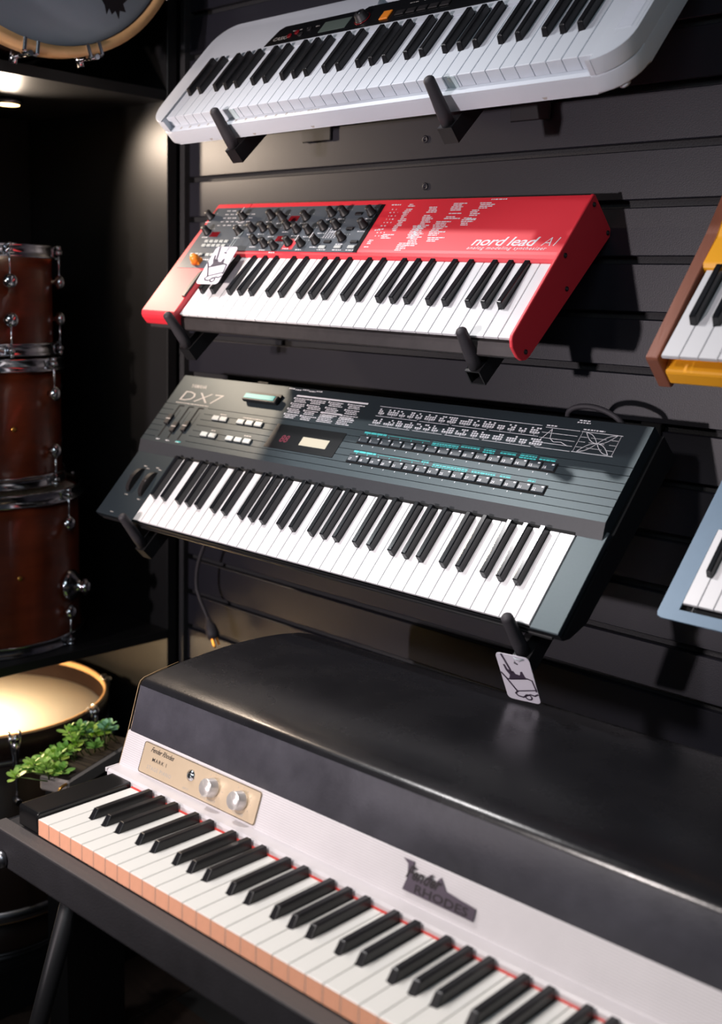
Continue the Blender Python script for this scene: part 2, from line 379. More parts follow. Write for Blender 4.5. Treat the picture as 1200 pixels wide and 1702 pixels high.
# sliders
for i, (u, kv) in enumerate(((-67, 207), (-38, 192), (-9, 197))):
    b = B(); b.quad((u - 2.2, 168), (u + 2.2, 242), TOP + .15); b.quad((u + 10.4, 190), (u + 11.6, 232), TOP + .12); b.quad((u - 1, 240), (u + 14, 243), TOP + .13); b.obj('slider_slot', 'hollow', dx)
    b = B(); b.box((u - 6, kv - 11, TOP), (u + 6, kv + 11, TOP + 5), 1); b.box((u - 6.1, kv - 1, TOP + 4.6), (u + 6.1, kv + 1, TOP + 5.3), mi=1); b.obj('slider_cap', ['knob_dark', 'grey_print'], dx)
bmn = None
for u, v in [(55, 225), (76, 225), (123, 225), (146.5, 225), (170, 225), (53, 188), (76, 188), (123, 188), (146, 188), (169, 188)]:
    if bmn is None:
        b = B(); b.box((-10, -5.2, 0), (10, 5.2, 1.2), mi=1); b.box((-9.3, -4.6, 0), (9.3, 4.6, 3.6), 1); o = b.obj('button', ['grey_button', 'hollow'], dx); bmn = o.data
    else: o = inst('button', bmn, dx)
    o.location = (u / 1000, v / 1000, TOP / 1000)
b = B(); b.box((100, 268, TOP), (184, 290, TOP + 4), 1); b.box((99, 266, TOP + 3.5), (186, 282, TOP + 11), 1.5); b.obj('cartridge', 'dark_body', dx)
b = B(); b.box((102, 270, TOP + 10.5), (180, 280, TOP + 11.6), .3); b.obj('cartridge_label', 'teal_cartridge', dx)
b = B(); b.box((213, 184, TOP - .5), (377, 233, TOP + .8), .3); b.obj('display_window', 'panel_black', dx)
b = B(); b.quad((290, 197), (352, 214), TOP + 1.0); b.obj('lcd', 'lcd_cream', dx)
b = B(); b.text('88', 240, 198, TOP + 1.0, 20, shear=.15, bold=.02); b.obj('led_digits', 'led_red', dx)
# numbered buttons
num = 0; bmn = None
for row, (v, u0) in enumerate(((226, 409), (189, 411))):
    b = B(); b.box((u0 - 2, v - 8, TOP), (u0 + 370, v + 8, TOP + .8), .3); b.obj('button_bed', 'hollow', dx)
    for i in range(16):
        num += 1; u = u0 + 11 + i * 23.15
        if bmn is None:
            b = B(); b.box((-10.4, -6, 0), (10.4, 6, 3), .9); o = b.obj('numbered_button', 'dark_button', dx); bmn = o.data
        else: o = inst('numbered_button', bmn, dx)
        o.location = (u / 1000, v / 1000, TOP / 1000)
        b = B(); b.text(str(num), u - 8.6, v - 4.4, TOP + 3.1, 6.2, bold=.01); b.quad((u + 4.4, v + 2), (u + 8.2, v + 4.2), TOP + 3.1); b.obj('button_number', 'white_print', dx)
# print
b = B(); z = TOP + .12
for i in range(16):
    for v in (226, 189): b.quad((u0 + 10 + i * 23.15, v - 12), (u0 + 11.2 + i * 23.15, v - 9.8), z)
for i in range(5): smudge_print(b, 185 + i * 17, 200 + i * 17, 308 - (i % 2) * 1.5, z, 2.2)
b.stroke([(215, 294.5), (381, 294.5)], 3.2, z)
b.stroke([(293, 267), (339, 267)], 3, z)
for cx, n in ((216, 4), (256, 4), (300, 3), (345, 3)):
    v = 289
    for k in range(n):
        b.quad((cx - 5, v - 1.6), (cx - 1.5, v + 1.6), z)
        for l in range(3):
            smudge_print(b, cx, cx + random.uniform(22, 34), v, z, 1.7, wmax=9, gap=1); v -= 3.4
        v -= 1.2
for cx in (300, 345):
    for l in range(5): smudge_print(b, cx - 6, cx + random.uniform(18, 30), 262 - l * 3.3, z, 1.7, wmax=9, gap=1)
for v, xa in ((293, 410), (274, 412), (255.5, 409)):
    for a_, c_ in ((0, 86), (92, 150), (156, 220), (226, 311)) if v < 290 else ((0, 311),): b.stroke([(xa + a_, v), (xa + c_, v)], .8, z)
for v0, cols in ((279, 14), (260, 17)):
    x = 414
    while x < 718:
        n = random.choice((3, 4, 5, 3))
        for rr in range(3):
            for cc in range(n):
                if rr == 0 or random.random() < (.75 if rr == 1 else .4): b.quad((x + cc * 4.4, v0 + rr * 3.6), (x + cc * 4.4 + 3.4, v0 + rr * 3.6 + 2.5), z)
        b.stroke([(x + 1, v0 - 1), (x + n * 4.4 - 2, v0 - 1)], .6, z); b.stroke([(x + n * 2.2, v0 - 1), (x + n * 2.2, v0 - 3)], .9, z)
        x += n * 4.4 + random.uniform(2.5, 7)
smudge_print(b, 728, 745, 294.5, z, 2)
for v in (291, 282, 273, 264.5, 256): b.stroke([(728 if v in (291, 256) else 726, v), (784, v)], .7, z)
b.stroke([(727, 265), (740, 289), (744, 273), (752, 268), (764, 269), (777, 264)], .9, z)
smudge_print(b, 788, 822, 294.8, z, 2)
b.stroke([(787, 291), (851, 291)], .8, z); b.stroke([(787, 256.5), (851, 256.5)], .8, z)
for v in (282, 274, 265): b.stroke([(790, v), (800, v)], .6, z); b.stroke([(838, v), (848, v)], .6, z); b.stroke([(806, v), (830, v)], .5, z)
for s_ in (1, -1):
    for bulge in (4.5, -4.5):
        P0 = (795, 290) if s_ == 1 else (795, 258); P1 = (843, 258) if s_ == 1 else (843, 290)
        pts = []
        for t in range(11):
            q = t / 10; sgn = math.sin(2 * math.pi * q); pts.append((P0[0] + (P1[0] - P0[0]) * q, P0[1] + (P1[1] - P0[1]) * q + bulge * abs(sgn) * (1 if q < .5 else -1)))
        b.stroke(pts, .8, z)
b.stroke([(789, 256), (789, 291)], .5, z); b.stroke([(849, 256), (849, 291)], .5, z)
smudge_print(b, 775, 792, 309, z, 1.8); smudge_print(b, 773, 794, 305.5, z, 1.8)
for x, y in ((-66, 163), (-37, 163), (-8, 163)): smudge_print(b, x - 3, x + 7, y, z, 1.6)
b.obj('panel_print', 'white_print', dx, kind='stuff')
b = B()
for v, x0 in ((240, 411), (203, 413)):
    smudge_print(b, x0, x0 + 47, v, z, 3.4, wmin=9, wmax=14, gap=1); b.stroke([(x0 + 50, v), (x0 + 135, v)], .7, z)
    for i in range(7): b.quad((x0 + 7 + i * 23, v - 4.6), (x0 + 8.4 + i * 23, v - 2.4), z)
for x0, x1, v, n in ((552, 602, 238, 2), (606, 640, 239, 1), (648, 668, 239, 2), (678, 705, 238, 1), (712, 740, 239, 2), (745, 772, 237, 1), (552, 566, 203, 1), (575, 640, 201, 2), (648, 690, 200, 2), (698, 716, 200, 1), (745, 758, 200, 1)):
    for l in range(n): smudge_print(b, x0, x1, v - l * 3.6, z, 2.2, wmin=3, wmax=8, gap=1)
    b.stroke([(x0, v + 3), (x1, v + 3)], .5, z)
b.stroke([(-10, 164), (2, 164)], 2, z)
b.obj('teal_lettering', 'teal_print', dx, kind='stuff')
b = B(); b.text('YAMAHA', -72, 285, z, 11, bold=.01); b.text('DX7', -86, 254, z, 32, shear=.1, sx=1.9, bold=-.012); smudge_print(b, -84, 12, 248, z, 1.8)
for x0, x1, v in ((58, 76, 235), (120, 172, 235), (62, 74, 199), (152, 172, 199)): smudge_print(b, x0, x1, v, z, 2)
b.obj('logo', 'grey_print', dx)
# wheels
for cu, cv in ((-62, 76), (-22, 73)):
    b = B(); b.prism([(cu - 5.5, cv - 27), (cu + 5.5, cv - 27), (cu + 5.5, cv + 27), (cu - 5.5, cv + 27)], .1, .35, 'z'); b.obj('wheel_slot', 'hollow', dx)
    b = B(); P_ = [(cv - 25, .5)] + [(cv + 25 * math.cos(R(a)), .5 + 11 * math.sin(R(a))) for a in range(170, -1, -10)]; b.prism(P_, cu - 4.8, cu + 4.6, 'x')
    b.prism([(cv - 2, 11.3), (cv + 2, 11.3), (cv + 2, 12.2), (cv - 2, 12.2)], cu - 4.8, cu + 4.6, 'x', mi=1)
    b.obj('mod_wheel', ['knob_dark', 'dull_chrome'], dx)
b = B()
for x, y in ((-66, 108), (-55, 104), (-30, 109), (-20, 106), (-66, 44), (-24, 40), (-72, 4), (-38, 4)): smudge_print(b, x, x + 9, y, .15, 1.8)
b.obj('wheel_lettering', 'grey_print', dx)
# ================================================================== 2. RED SYNTH
nd = empty('synthesizer', 'bright red synthesizer with dark control knobs, hung above the dark teal one', 'synthesizer', mtx=pose(-1.5816, -.2368, 1.6031, .837, .0321, .0113))
NT = 9.0
b = B(); b.prism([(-2, -8), (-14, -21), (-14, -24), (-4, -38), (254, -64), (254, -2), (140, -2), (140, -8)], -86, 686, 'x'); b.obj('chassis', 'chassis_grey', nd)
b = B(); b.prism([(133, -6), (133, 2), (136, 6), (141, NT - .5), (146, NT), (254, NT), (256, NT - 3), (256, -10), (133, -10)], 0, 685, 'x', smooth=False); b.obj('top_panel', 'red_paint', nd)
b = B(); b.prism([(256, -40), (256, NT - 2), (254, NT), (146, NT), (-4, NT), (-9, NT - 3), (-12, NT - 9), (-13, -14), (-8, -22), (0, -22), (10, -30)], -92, -1.5, 'x', 1.2); b.obj('left_block', 'red_paint', nd)
pk = [(-8, 7), (-14, -2), (-15, -20), (-11, -31), (-4, -38), (4, -40), (255, -66), (258, -63), (258, 6), (255, NT + 1), (-2, NT + 1)]
b = B(); b.prism(pk, 685, 690, 'x', 1.0); b.obj('end_cheek', 'red_paint', nd)
for v, w_ in ((246, -1), (248, -56), (150, -1), (124, -38), (2, -28)):
    b = B(); b.cyl((689.5, v, w_), (691.8, v, w_), 3.6, 3.2); b.cyl((691.7, v, w_), (692.0, v, w_), 1.6, 1.6, mi=1); b.obj('screw', ['knob_dark', 'dull_chrome'], nd)
b = B(); b.box((0, 128, -7), (684, 140, -5)); b.obj('key_slot', 'hollow', nd)
keyboard(nd, 29, 23.57, 0, 136, 48, 10.4, 8.6, 11.5, 4.0, ('white_key',), slope=3, bend=7)
# control panel
b = B()
cp = [(35, 138), (326, 138), (318, 243), (-84, 243), (-76, 97), (30, 97)]
b.prism([(38, 140), (322, 140), (318, 244), (-86, 244), (-80, 97), (-2, 97), (-2, 140)], NT - .6, NT + .5, 'z', .2); b.obj('control_panel', 'blue_grey_panel', nd)
b = B(); b.prism([(314, 140), (322, 140), (318, 244), (310, 244)], NT + .5, NT + .9, 'z'); b.obj('panel_edge', 'panel_black', nd)
kn = [(-85, 220), (-64, 182), (4, 218), (76, 219), (105, 215), (162, 215), (216, 223), (243, 224), (302, 224), (133, 195), (50, 189), (77, 190), (106, 184), (22, 181), (161, 186), (190, 184), (218, 192), (245, 195), (303, 196), (78, 160), (107, 153), (134, 148), (161, 157), (192, 155), (221, 161), (274, 168)]
km = knob_mesh(6.6, 15).obj('control_knob', ['knob_dark', 'knob_dark'], nd); km0 = km
for i, (u, v) in enumerate(kn):
    if i == 0: o = km
    else: o = inst('control_knob', km.data, nd)
    o.location = (u / 1000, v / 1000, (NT + .5) / 1000); o.rotation_euler = (0, 0, random.uniform(-2, 2))
for u, v in ((10, 222), (192, 155), (221, 161)):
    b = B(); b.box((u - .8, v - 6.5, NT + 15.3), (u + .8, v + 6.5, NT + 16), .2); b.obj('knob_pointer', 'white_print', nd)
dkb = None
for u, v, m in [(275, 223, 'knob_dark'), (277, 190, 'knob_dark'), (247, 161, 'knob_dark'), (305, 161, 'knob_dark'), (243, 149, 'grey_button'), (277, 150, 'grey_button'), (306, 150, 'grey_button')] + [(-48 + i * 13, 160, 'grey_button') for i in range(5)] + [(-48 + i * 13, 150, 'grey_button') for i in range(5)] + [(-62 + 12 * i, 128, 'grey_button') for i in range(3)] + [(-20 + 12 * i, 128, 'grey_button') for i in range(2)]:
    b = B(); k = 5 if u < 0 or u < 20 else 7.5; b.box((u - k, v - 3, NT + .4), (u + k, v + 3, NT + 3.2), .8); b.obj('panel_button', m, nd)
for u, v in ((132, 215), (134, 168), (-42, 178)):
    b = B(); b.box((u - 11, v - 6, NT + .4), (u + 11, v + 6, NT + 1.1), .2); b.obj('red_display', 'red_lens', nd)
b = B(); b.box((151, 144, NT + .5), (176, 168, NT + .62)); b.obj('red_marking', 'red_paint', nd)
b = B(); zz = NT + .62
for u in (64, 92, 149, 205, 234): b.stroke([(u, 141), (u - 2, 240)], .9, zz)
b.obj('panel_lines', 'dark_body', nd)
b = B(); zz = NT + .7
for u, v in kn:
    smudge_print(b, u - 7, u + 8, v - 11.5, zz, 2, wmax=5)
    for a_ in range(5): b.quad((u - 11 + a_ * 5, v + 9.5), (u - 9.8 + a_ * 5, v + 10.6), zz)
for i in range(26): smudge_print(b, -52 + (i % 6) * 14 + random.uniform(-2, 2), -44 + (i % 6) * 14, 200 + (i // 6) * 9, zz, 2)
for u in (243, 277, 306): smudge_print(b, u - 9, u + 10, 144, zz, 1.8)
for i in range(8): smudge_print(b, -56 + i * 6, -52 + i * 6, 117, zz, 2.4)
for i in range(40): b.quad((random.uniform(228, 250),) * 2 and (228 + (i % 5) * 6, 170 + (i // 5) * 3), (231 + (i % 5) * 6, 171.2 + (i // 5) * 3), zz)
b.obj('panel_lettering', 'white_print', nd)
b = B(); zz = NT + .12
def col(u, v0, rows, wd, skip=0.1):
    for i in range(rows):
        if random.random() > skip: smudge_print(b, u + random.uniform(-2, 2), u + wd * random.uniform(.5, 1), v0 - i * 3.5, zz, 2.1, wmin=4, wmax=10, gap=1)
for i in range(9):
    for k in range(random.choice((2, 3))): b.quad((338 + k * 7 + random.uniform(-2, 2), 232 - i * 7.2), (340.4 + k * 7, 234 - i * 7.2), zz)
smudge_print(b, 331, 350, 243, zz, 2.4); smudge_print(b, 330, 343, 188, zz, 2.4)
col(331, 166, 6, 14)
col(366, 243, 17, 16); col(352, 178, 3, 26); col(412, 243, 26, 22); col(396, 160, 5, 22, 0); col(404, 196, 8, 20, 0)
col(455, 243, 10, 30); col(442, 205, 9, 30); col(446, 172, 3, 34, 0); col(505, 243, 4, 30, 0); col(496, 228, 6, 20); col(490, 212, 5, 24)
smudge_print(b, 520, 548, 250, zz, 2.2)
b.obj('patch_list', 'white_print', nd, kind='stuff')
b = B(); b.text('nord lead', 532, 157, zz, 24.5, shear=.32, sx=1.22, bold=.012, space=.93); b.text('A1', 651, 157, zz, 24.5, shear=.32, sx=.95, bold=-.014, space=.95)
b.text('analog modeling synthesizer', 529, 149.5, zz, 8.6, shear=.3, sx=1.16, space=1.16, bold=.004); b.obj('logo', 'white_print', nd)
b = B(); b.prism(rrect(-45, 104, -24, 118, 3), NT, NT + 5, 'z'); b.lathe([(9, 0), (8, 10), (5, 15), (0, 15.5)], 16, 0, Matrix.Translation((-33, 110, NT + 3))); b.obj('pitch_stick_base', 'orange', nd)
b = B(); b.prism([(-9, 30), (-1.8, 30), (-1.8, 92), (-9, 86), (-13, 60)], NT - .2, NT + 3, 'z', 1); b.obj('mod_wheel', 'chassis_grey', nd)
# ================================================================== 3. WHITE KEYBOARD
ca = empty('keyboard', 'white portable keyboard with black control strip, topmost on the wall', 'keyboard', mtx=pose(-1.6551, -.2099, 1.9307, .8374, .0019, -.0065))
b = B(); b.prism(rrect(-42, -14, 892, 238, 50, 8), -46, -19, 'z', 4, seg=3, bevcaps=True).soften(); b.obj('lower_shell', 'white_plastic', ca)
T = 3.0
out = rrect(-42, -14, 892, 238, 50, 8)            # order: from bottom-right corner, ccw
# U shaped upper shell = outline minus key well minus handle notch
br = out[0:9]; tr = out[9:18]; tl = out[18:27]; bl = out[27:36]
poly = [(849.5, -14)] + br + tr + [(598, 238), (592, 232), (590, 206), (582, 200), (372, 200), (360, 206), (352, 232), (346, 238)] + tl + bl + [(-1, -14), (-1, 137), (849.5, 137)]
b = B(); b.prism(poly, -19, T, 'z', 5, seg=4, bevcaps=False if 0 else True); b.soften(); b.obj('upper_shell', 'white_plastic', ca)
b = B(); b.box((352, 226, -22), (590, 238, -4), 3, seg=2); b.obj('handle', 'white_plastic', ca)
b = B(); b.box((0, 130, -16), (848, 136.5, -8)); b.obj('key_slot', 'hollow', ca)
keyboard(ca, 36, 23.57, 0, 137, 52, 10.6, 8.4, 11, 18.6, ('white_plastic',), slope=4, blk='matt_black_key')
b = B(); b.prism([(138, 150), (846, 150), (846, 200), (592, 200), (592, 203), (345, 203), (340, 197), (158, 197), (148, 190)], T - .5, T + 1.0, 'z', .4); b.obj('control_strip', 'panel_black', ca)
b = B(); b.prism([(862, 30), (888, 40), (888, 222), (862, 222)], T - .1, T + .2, 'z'); b.obj('speaker_panel', 'white_plastic', ca)
b = B()
for i in range(62): b.box((860, 40 + i * 3, T), (882, 41.4 + i * 3, T + .9))
b.obj('speaker_rib', 'white_plastic', ca, kind='stuff')
b = B(); b.box((262, 158, T + .9), (322, 184, T + 1.6), .3); b.obj('lcd', 'lcd_green', ca)
b = B(); b.text('CASIO', 152, 160, T + 1.15, 12, bold=.02); 
for u in (190, 206, 224, 244): smudge_print(b, u, u + 8, 178, T + 1.15, 2.4)
for i in range(14): smudge_print(b, 440 + i * 28, 458 + i * 28, 188, T + 1.15, 2)
b.obj('strip_lettering', 'grey_print', ca)
b = knob_mesh(11, 12, pointer=False); o = b.obj('dial', 'knob_dark', ca, loc=(.352, .172, .004))
b = B(); b.lathe([(13, 0), (14.5, .6), (13, 1.2)], 24, caps=False); b.obj('dial_ring', 'red_lens', ca, loc=(.352, .172, .004))
b = B(); b.cyl((352, 172, 16), (352, 172, 16.6), 4); b.obj('dial_cap', 'chrome', ca)
b = B(); b.box((395, 158, T + .8), (413, 178, T + 3.4), 1.5, seg=2); b.obj('orange_button', 'orange', ca)
for i in range(5):
    b = B(); b.box((424 + i * 22, 162, T + .8), (442 + i * 22, 173, T + 3), 1); b.obj('strip_button', 'knob_dark', ca)
for u, v in ((190, 166), (204, 172), (218, 164), (232, 174)):
    b = B(); b.cyl((u, v, T + .8), (u, v, T + 2.6), 5, 4.6); b.obj('round_button', 'red_lens' if u < 210 else 'knob_dark', ca)
b = B()
for u in list(range(30, 300, 24)): b.quad((u - 3, -9), (u + 2, -4), -18.9)
smudge_print(b, 340, 366, -6, -18.9, 3); smudge_print(b, 300, 330, -6, -18.9, 1.6)
b.obj('ledge_lettering', 'grey_print', ca)
for u in (95, 205, 340, 605, 765):
    b = B(); b.prism([(u - 4, -41), (u + 4, -41), (u + 2, -44.5), (u - 2, -44.5)], -14.2, -13.6, 'y'); b.obj('vent_mark', 'grey_print', ca)
for u in (168.5, 623):
    b = B(); b.box((u - 3, -1.2, -19), (u + 9, -.2, -1)); b.obj('tape_strip', 'clear_strip', ca)
b = B(); b.lathe([(0, -52), (7, -51), (8, -46)], 16, 0, Matrix.Translation((868, 6, 0))); b.obj('rubber_foot', 'white_plastic', ca)
# ================================================================== 4. YELLOW SYNTH (right edge)
ye = empty('synthesizer', 'yellow synthesizer with brown wooden end cheeks at the right edge', 'synthesizer', mtx=pose(-.675, -.229, 1.587, .825))
def cheek_prof(): return [(-1, -3), (-2.5, -7), (-2.5, -55), (2, -58), (240, -70), (285, -66), (285, 14), (278, 22), (190, 8)]
for u in (-20.5, 848):
    b = B(); b.prism(cheek_prof(), u, u + 16, 'x', 1.2, seg=2); b.obj('wooden_cheek', 'wood_cheek', ye)
b = B(); b.prism([(-1, -30), (1, -27), (20, -26), (20, -15), (275, -15), (275, -62), (2, -51), (-1, -49)], -4.5, 848, 'x', 1.5); b.obj('lower_case', 'yellow_paint', ye)
b = B(); b.prism([(137, -4), (137, 2), (142, 7), (185, 7), (270, 30), (280, 30), (280, -14), (137, -14)], -4.5, 848, 'x', 1); b.obj('top_panel', 'yellow_paint', ye)
b = B(); b.box((-4, 20, -15), (848, 137, -6)); b.obj('key_bed', 'hollow', ye)
keyboard(ye, 36, 23.57, 0, 137, 48, 10.6, 8.4, 12, 5, ('white_key',), slope=4)
for i in range(8):
    for j in range(2):
        o = knob_mesh(8, 14).obj('control_knob', ['knob_dark', 'white_print'], ye, loc=((60 + i * 95) / 1000, (200 + j * 40) / 1000, (12 + j * 10) / 1000)); o.rotation_euler = (R(15), 0, 0)
# ================================================================== 5. BLUE-GREY SYNTH (right edge)
S = .83
gy = empty('synthesizer', 'blue grey metal synthesizer with rounded flat faceplate at the lower right edge', 'synthesizer', mtx=pose(-.616, -.238, 1.3036, .815))
gw, gP = 36 * 19.56, 19.56
b = B(); pl = [(-26, -17), (-24.5, -21), (-21, -23), (gw + 20, -23), (gw + 25, -18), (gw + 25, 255), (gw + 20, 260), (-21, 260), (-26, 255)]
for a_, c_ in (((-26, -23), (gw + 25, -9)),): pass
z0, z1 = -5.5, -3.5
b.prism([(-26, -16), (-24, -21), (-19, -23), (gw + 20, -23), (gw + 25, -18), (gw + 25, -8), (-26, -8)], z0, z1, 'z')
b.prism([(-26, -8), (-1.5, -8), (-1.5, 109), (-26, 109)], z0, z1, 'z'); b.prism([(gw + 1.5, -8), (gw + 25, -8), (gw + 25, 109), (gw + 1.5, 109)], z0, z1, 'z')
b.prism([(-26, 109), (gw + 25, 109), (gw + 25, 258), (-26, 258)], z0, z1, 'z'); bmesh.ops.remove_doubles(b.bm, verts=b.bm.verts[:], dist=1e-6)
b.obj('faceplate', 'blue_steel', gy)
b = B(); b.prism([(-10, -6), (-10, -30), (250, -55), (250, -6), (109, -6), (109, -14), (-8, -14)], -14, gw + 14, 'x'); b.obj('lower_case', 'dark_body', gy)
b = B(); b.box((0, -8.5, -13), (gw, -7.5, -5)); b.obj('slot_wall', 'chassis_grey', gy)
keyboard(gy, 36, gP, 0, 108, 40, 8.6, 7, 9, 4, ('white_key',), slope=3, bnd=107)
for i in range(9):
    for j in range(3):
        knob_mesh(6, 12).obj('control_knob', ['knob_dark', 'white_print'], gy, loc=((40 + i * 72) / 1000, (140 + j * 40) / 1000, -.0035))
# ================================================================== ARMS
def arm(root_t, u, vb_, wb, vt, wt, slope, label, lipw=12.5, knobs=False, hollow=True, plate=None):
    mtx = root_t.matrix_world
    d = (mtx.to_3x3() @ Vector((0, math.cos(slope), -math.sin(slope)))).normalized()
    p0 = mtx @ Vector((u / 1000, vb_ / 1000, (wb - lipw) / 1000))           # tube axis below post base
    L = (-0.006 - p0.y) / d.y
    hit = p0 + d * L
    a = empty('support_arm', label, 'wall bracket', 'support arms holding up the keyboards', mtx=Matrix.Translation(hit))
    X = mtx.to_3x3() @ Vector((1, 0, 0)); X = (X - d * X.dot(d)).normalized(); N = X.cross(d)
    F = Matrix((X, d, N)).transposed().to_4x4(); F.translation = p0; F = Matrix.Translation(-hit) @ F
    h = lipw; Lm = L * 1000 + 6; f = -10
    b = B()
    def tb(a_, c_): b.box(a_, c_, .0)
    V = []
    for (x, z) in ((-h, -h), (h, -h), (h, h), (-h, h)): V += [(x, f, z), (x, Lm, z)]
    q = h - 2.2
    for (x, z) in ((-q, -q), (q, -q), (q, q), (-q, q)): V += [(x, f, z), (x, f + 60, z)]
    Fc = []
    for i in range(4):
        j = (i + 1) % 4; Fc.append((2 * i, 2 * j, 2 * j + 1, 2 * i + 1)); Fc.append((8 + 2 * i, 8 + 2 * i + 1, 8 + 2 * j + 1, 8 + 2 * j)); Fc.append((2 * i, 8 + 2 * i, 8 + 2 * j, 2 * j))
    Fc.append((1, 3, 5, 7)); Fc.append((9, 11, 13, 15)[::-1])
    V = [tuple((F @ Vector((x / 1000, y / 1000, z / 1000))) * 1000) for x, y, z in V]
    b.add(V, Fc)
    if not hollow: b.box((-h, f - .5, -h), (h, f + 1, h), M_=Matrix.Scale(1000, 4) @ F @ Matrix.Scale(.001, 4))
    b.obj('arm_tube', 'steel_black', a)
    Fm = Matrix.Scale(1000, 4) @ F @ Matrix.Scale(.001, 4)
    # post
    pb = Vector((0, 0, h / 1000)); pt = mtx @ Vector((u / 1000, vt / 1000, wt / 1000)) - hit; pbw = F @ pb
    dd = pt - pbw; Q = Matrix.Translation(pbw * 1000) @ dd.to_track_quat('Z', 'Y').to_matrix().to_4x4(); Lp = dd.length * 1000
    b = B(); pr = [(9.6, -2), (9.6, Lp * .3), (8.6, Lp * .6), (8.0, Lp - 6)] + [(8 * math.cos(R(t)), Lp - 6 + 6 * math.sin(R(t))) for t in (20, 40, 60, 75)] + [(0, Lp)]
    b.lathe(pr, 20, 0, Q); b.obj('rubber_post', 'rubber', a)
    # wall plate with hook lip
    pw, pb0 = (36, (plate - hit.z) * 1000) if plate else (16, -16)
    b = B(); b.box((-pw, -4, pb0), (pw, 0, 30), 1.5); b.box((-pw, -2, 22), (pw, 6, 29)); o = b.obj('wall_plate', 'steel_black', a); o.location = (0, 0.004, 0)
    b = B(); b.box((-h - 4, Lm * .30, -h - 6), (-h - 1, Lm * .30 + 70, h - 2), .8, M_=Fm); b.box((h + 1, Lm * .30, -h - 6), (h + 4, Lm * .30 + 70, h - 2), .8, M_=Fm); b.box((-h - 4, Lm * .30, -h - 6), (h + 4, Lm * .30 + 70, -h - 3), .8, M_=Fm); b.obj('sleeve', 'steel_black', a)
    if knobs:
        for kk in (0, 1):
            b = B(); base = Vector((h + 6, Lm * .34 + 34 * kk, -4))
            b.cyl(tuple(Fm @ base), tuple(Fm @ (base + Vector((14, 0, 0)))), 4)
            for t in range(3):
                a_ = R(120 * t + 20); b.cyl(tuple(Fm @ (base + Vector((12, 0, 0)))), tuple(Fm @ (base + Vector((16, 14 * math.cos(a_), 14 * math.sin(a_))))), 4.6, 4)
            b.obj('wing_knob', 'knob_dark', a)
    return a
arm(ca, 158, -30, -50, -19, 18, R(4), 'black arm at the left end of the white keyboard', knobs=True, hollow=False, plate=1.905 + ZS)
arm(ca, 612, -33, -50, -23, 20, R(4), 'black arm under the middle of the white keyboard', knobs=True, hollow=False, plate=1.905 + ZS)
arm(nd, -1, -27, -50, -17, 22, R(6), 'black arm at the left end of the red synthesizer', hollow=False)
arm(nd, 613, -20, -42, -7, 22, R(6), 'black arm near the right end of the red synthesizer')
arm(dx, 10, -26, -42, -11, 32, R(4), 'black arm at the left end of the teal synthesizer', hollow=False)
arm(dx, 832, -23, -40, -8, 30, R(4), 'black arm near the right end of the teal synthesizer, a white tag tied to it')
arm(ye, 92, -15, -72, -9, 10, R(4), 'black arm at the right edge under the yellow synthesizer')
arm(gy, 88, -34, -48, -28, 14, R(6), 'black arm at the right edge under the blue grey synthesizer')
# ================================================================== TAGS
def tag(label, loc, rot, string):
    m = Matrix(rot).to_4x4(); m.translation = (loc[0], loc[1], loc[2] + ZS)
    t = empty('price_tag', label, 'tag', mtx=m)
    b = B(); hole = []
    b.prism(rrect(-23.8, -42.5, 23.8, 42.5, 6.5, 4), -.4, .4, 'z'); b.obj('card', 'card', t)
    b = B(); z = .5
    b.stroke([(-15, 41), (-9, 18), (-7, 8)], 3.2, z)                       # guitar neck over the cart
    b.add([(-17, 22, z), (-14, 23, z), (-12, 15, z), (-8, 12, z), (-4, 13, z), (-2, 8, z), (4, 7, z), (6, 14, z), (9, 15, z), (11, 6, z), (14, 2, z), (-14, -4, z), (-11, 4, z), (-15, 12, z)], [tuple(range(14))])
    b.stroke([(-23, 6), (-18, -2), (-8, -22), (-6, -26)], 2.8, z)
    b.stroke([(-17, -4), (-12, -4), (14, 3), (20, 1), (22, -14), (22, -19)], 2.4, z)
    b.stroke([(-7, -25), (23, -16)], 2.2, z)
    b.stroke([(-7, -26), (-10, -30), (-7, -34), (0, -35), (5, -31), (12, -27), (18, -28), (23, -24)], 2.6, z)
    for cx, cy, r in ((8, -33, 4.6),):
        b.stroke([(cx + r * math.cos(R(q)), cy + r * math.sin(R(q))) for q in range(0, 361, 30)], 2.4, z)
    b.stroke([(1, 29), (5, 27.5)], 2.6, z); b.obj('printed_drawing', 'card_ink', t)
    b = B(); L0 = [m.inverted() @ Vector(p) * 1000 for p in string]; b.tube([(3, 29, .8)] + [tuple(v) for v in L0] + [(3.6, 28.6, -.8)], .5, 6); b.obj('string', 'clear_strip', t)
    return t
ap = dx.matrix_world @ Vector((.832, -.036, -.036)); 
tag('white tag printed with a guitar in a cart, hanging above the electric piano lid', (-.8150, -.2741, 1.1663), [[.9871, .0581, .1494], [.1581, -.5059, -.848], [.0263, .8607, -.5085]], [dx.matrix_world @ Vector((.824, -.034, -.034)), dx.matrix_world @ Vector((.832, -.037, -.032)), dx.matrix_world @ Vector((.841, -.034, -.034))])
tag('white tag printed with a guitar in a cart, lying on the red synthesizer', (-1.5358, -.1926, 1.6863), [[.98, -.1381, .1436], [.199, .6511, -.7325], [.0077, .7464, .6655]], [nd.matrix_world @ Vector((.045, .150, .026)), nd.matrix_world @ Vector((.048, .172, .022)), nd.matrix_world @ Vector((.052, .150, .026))])
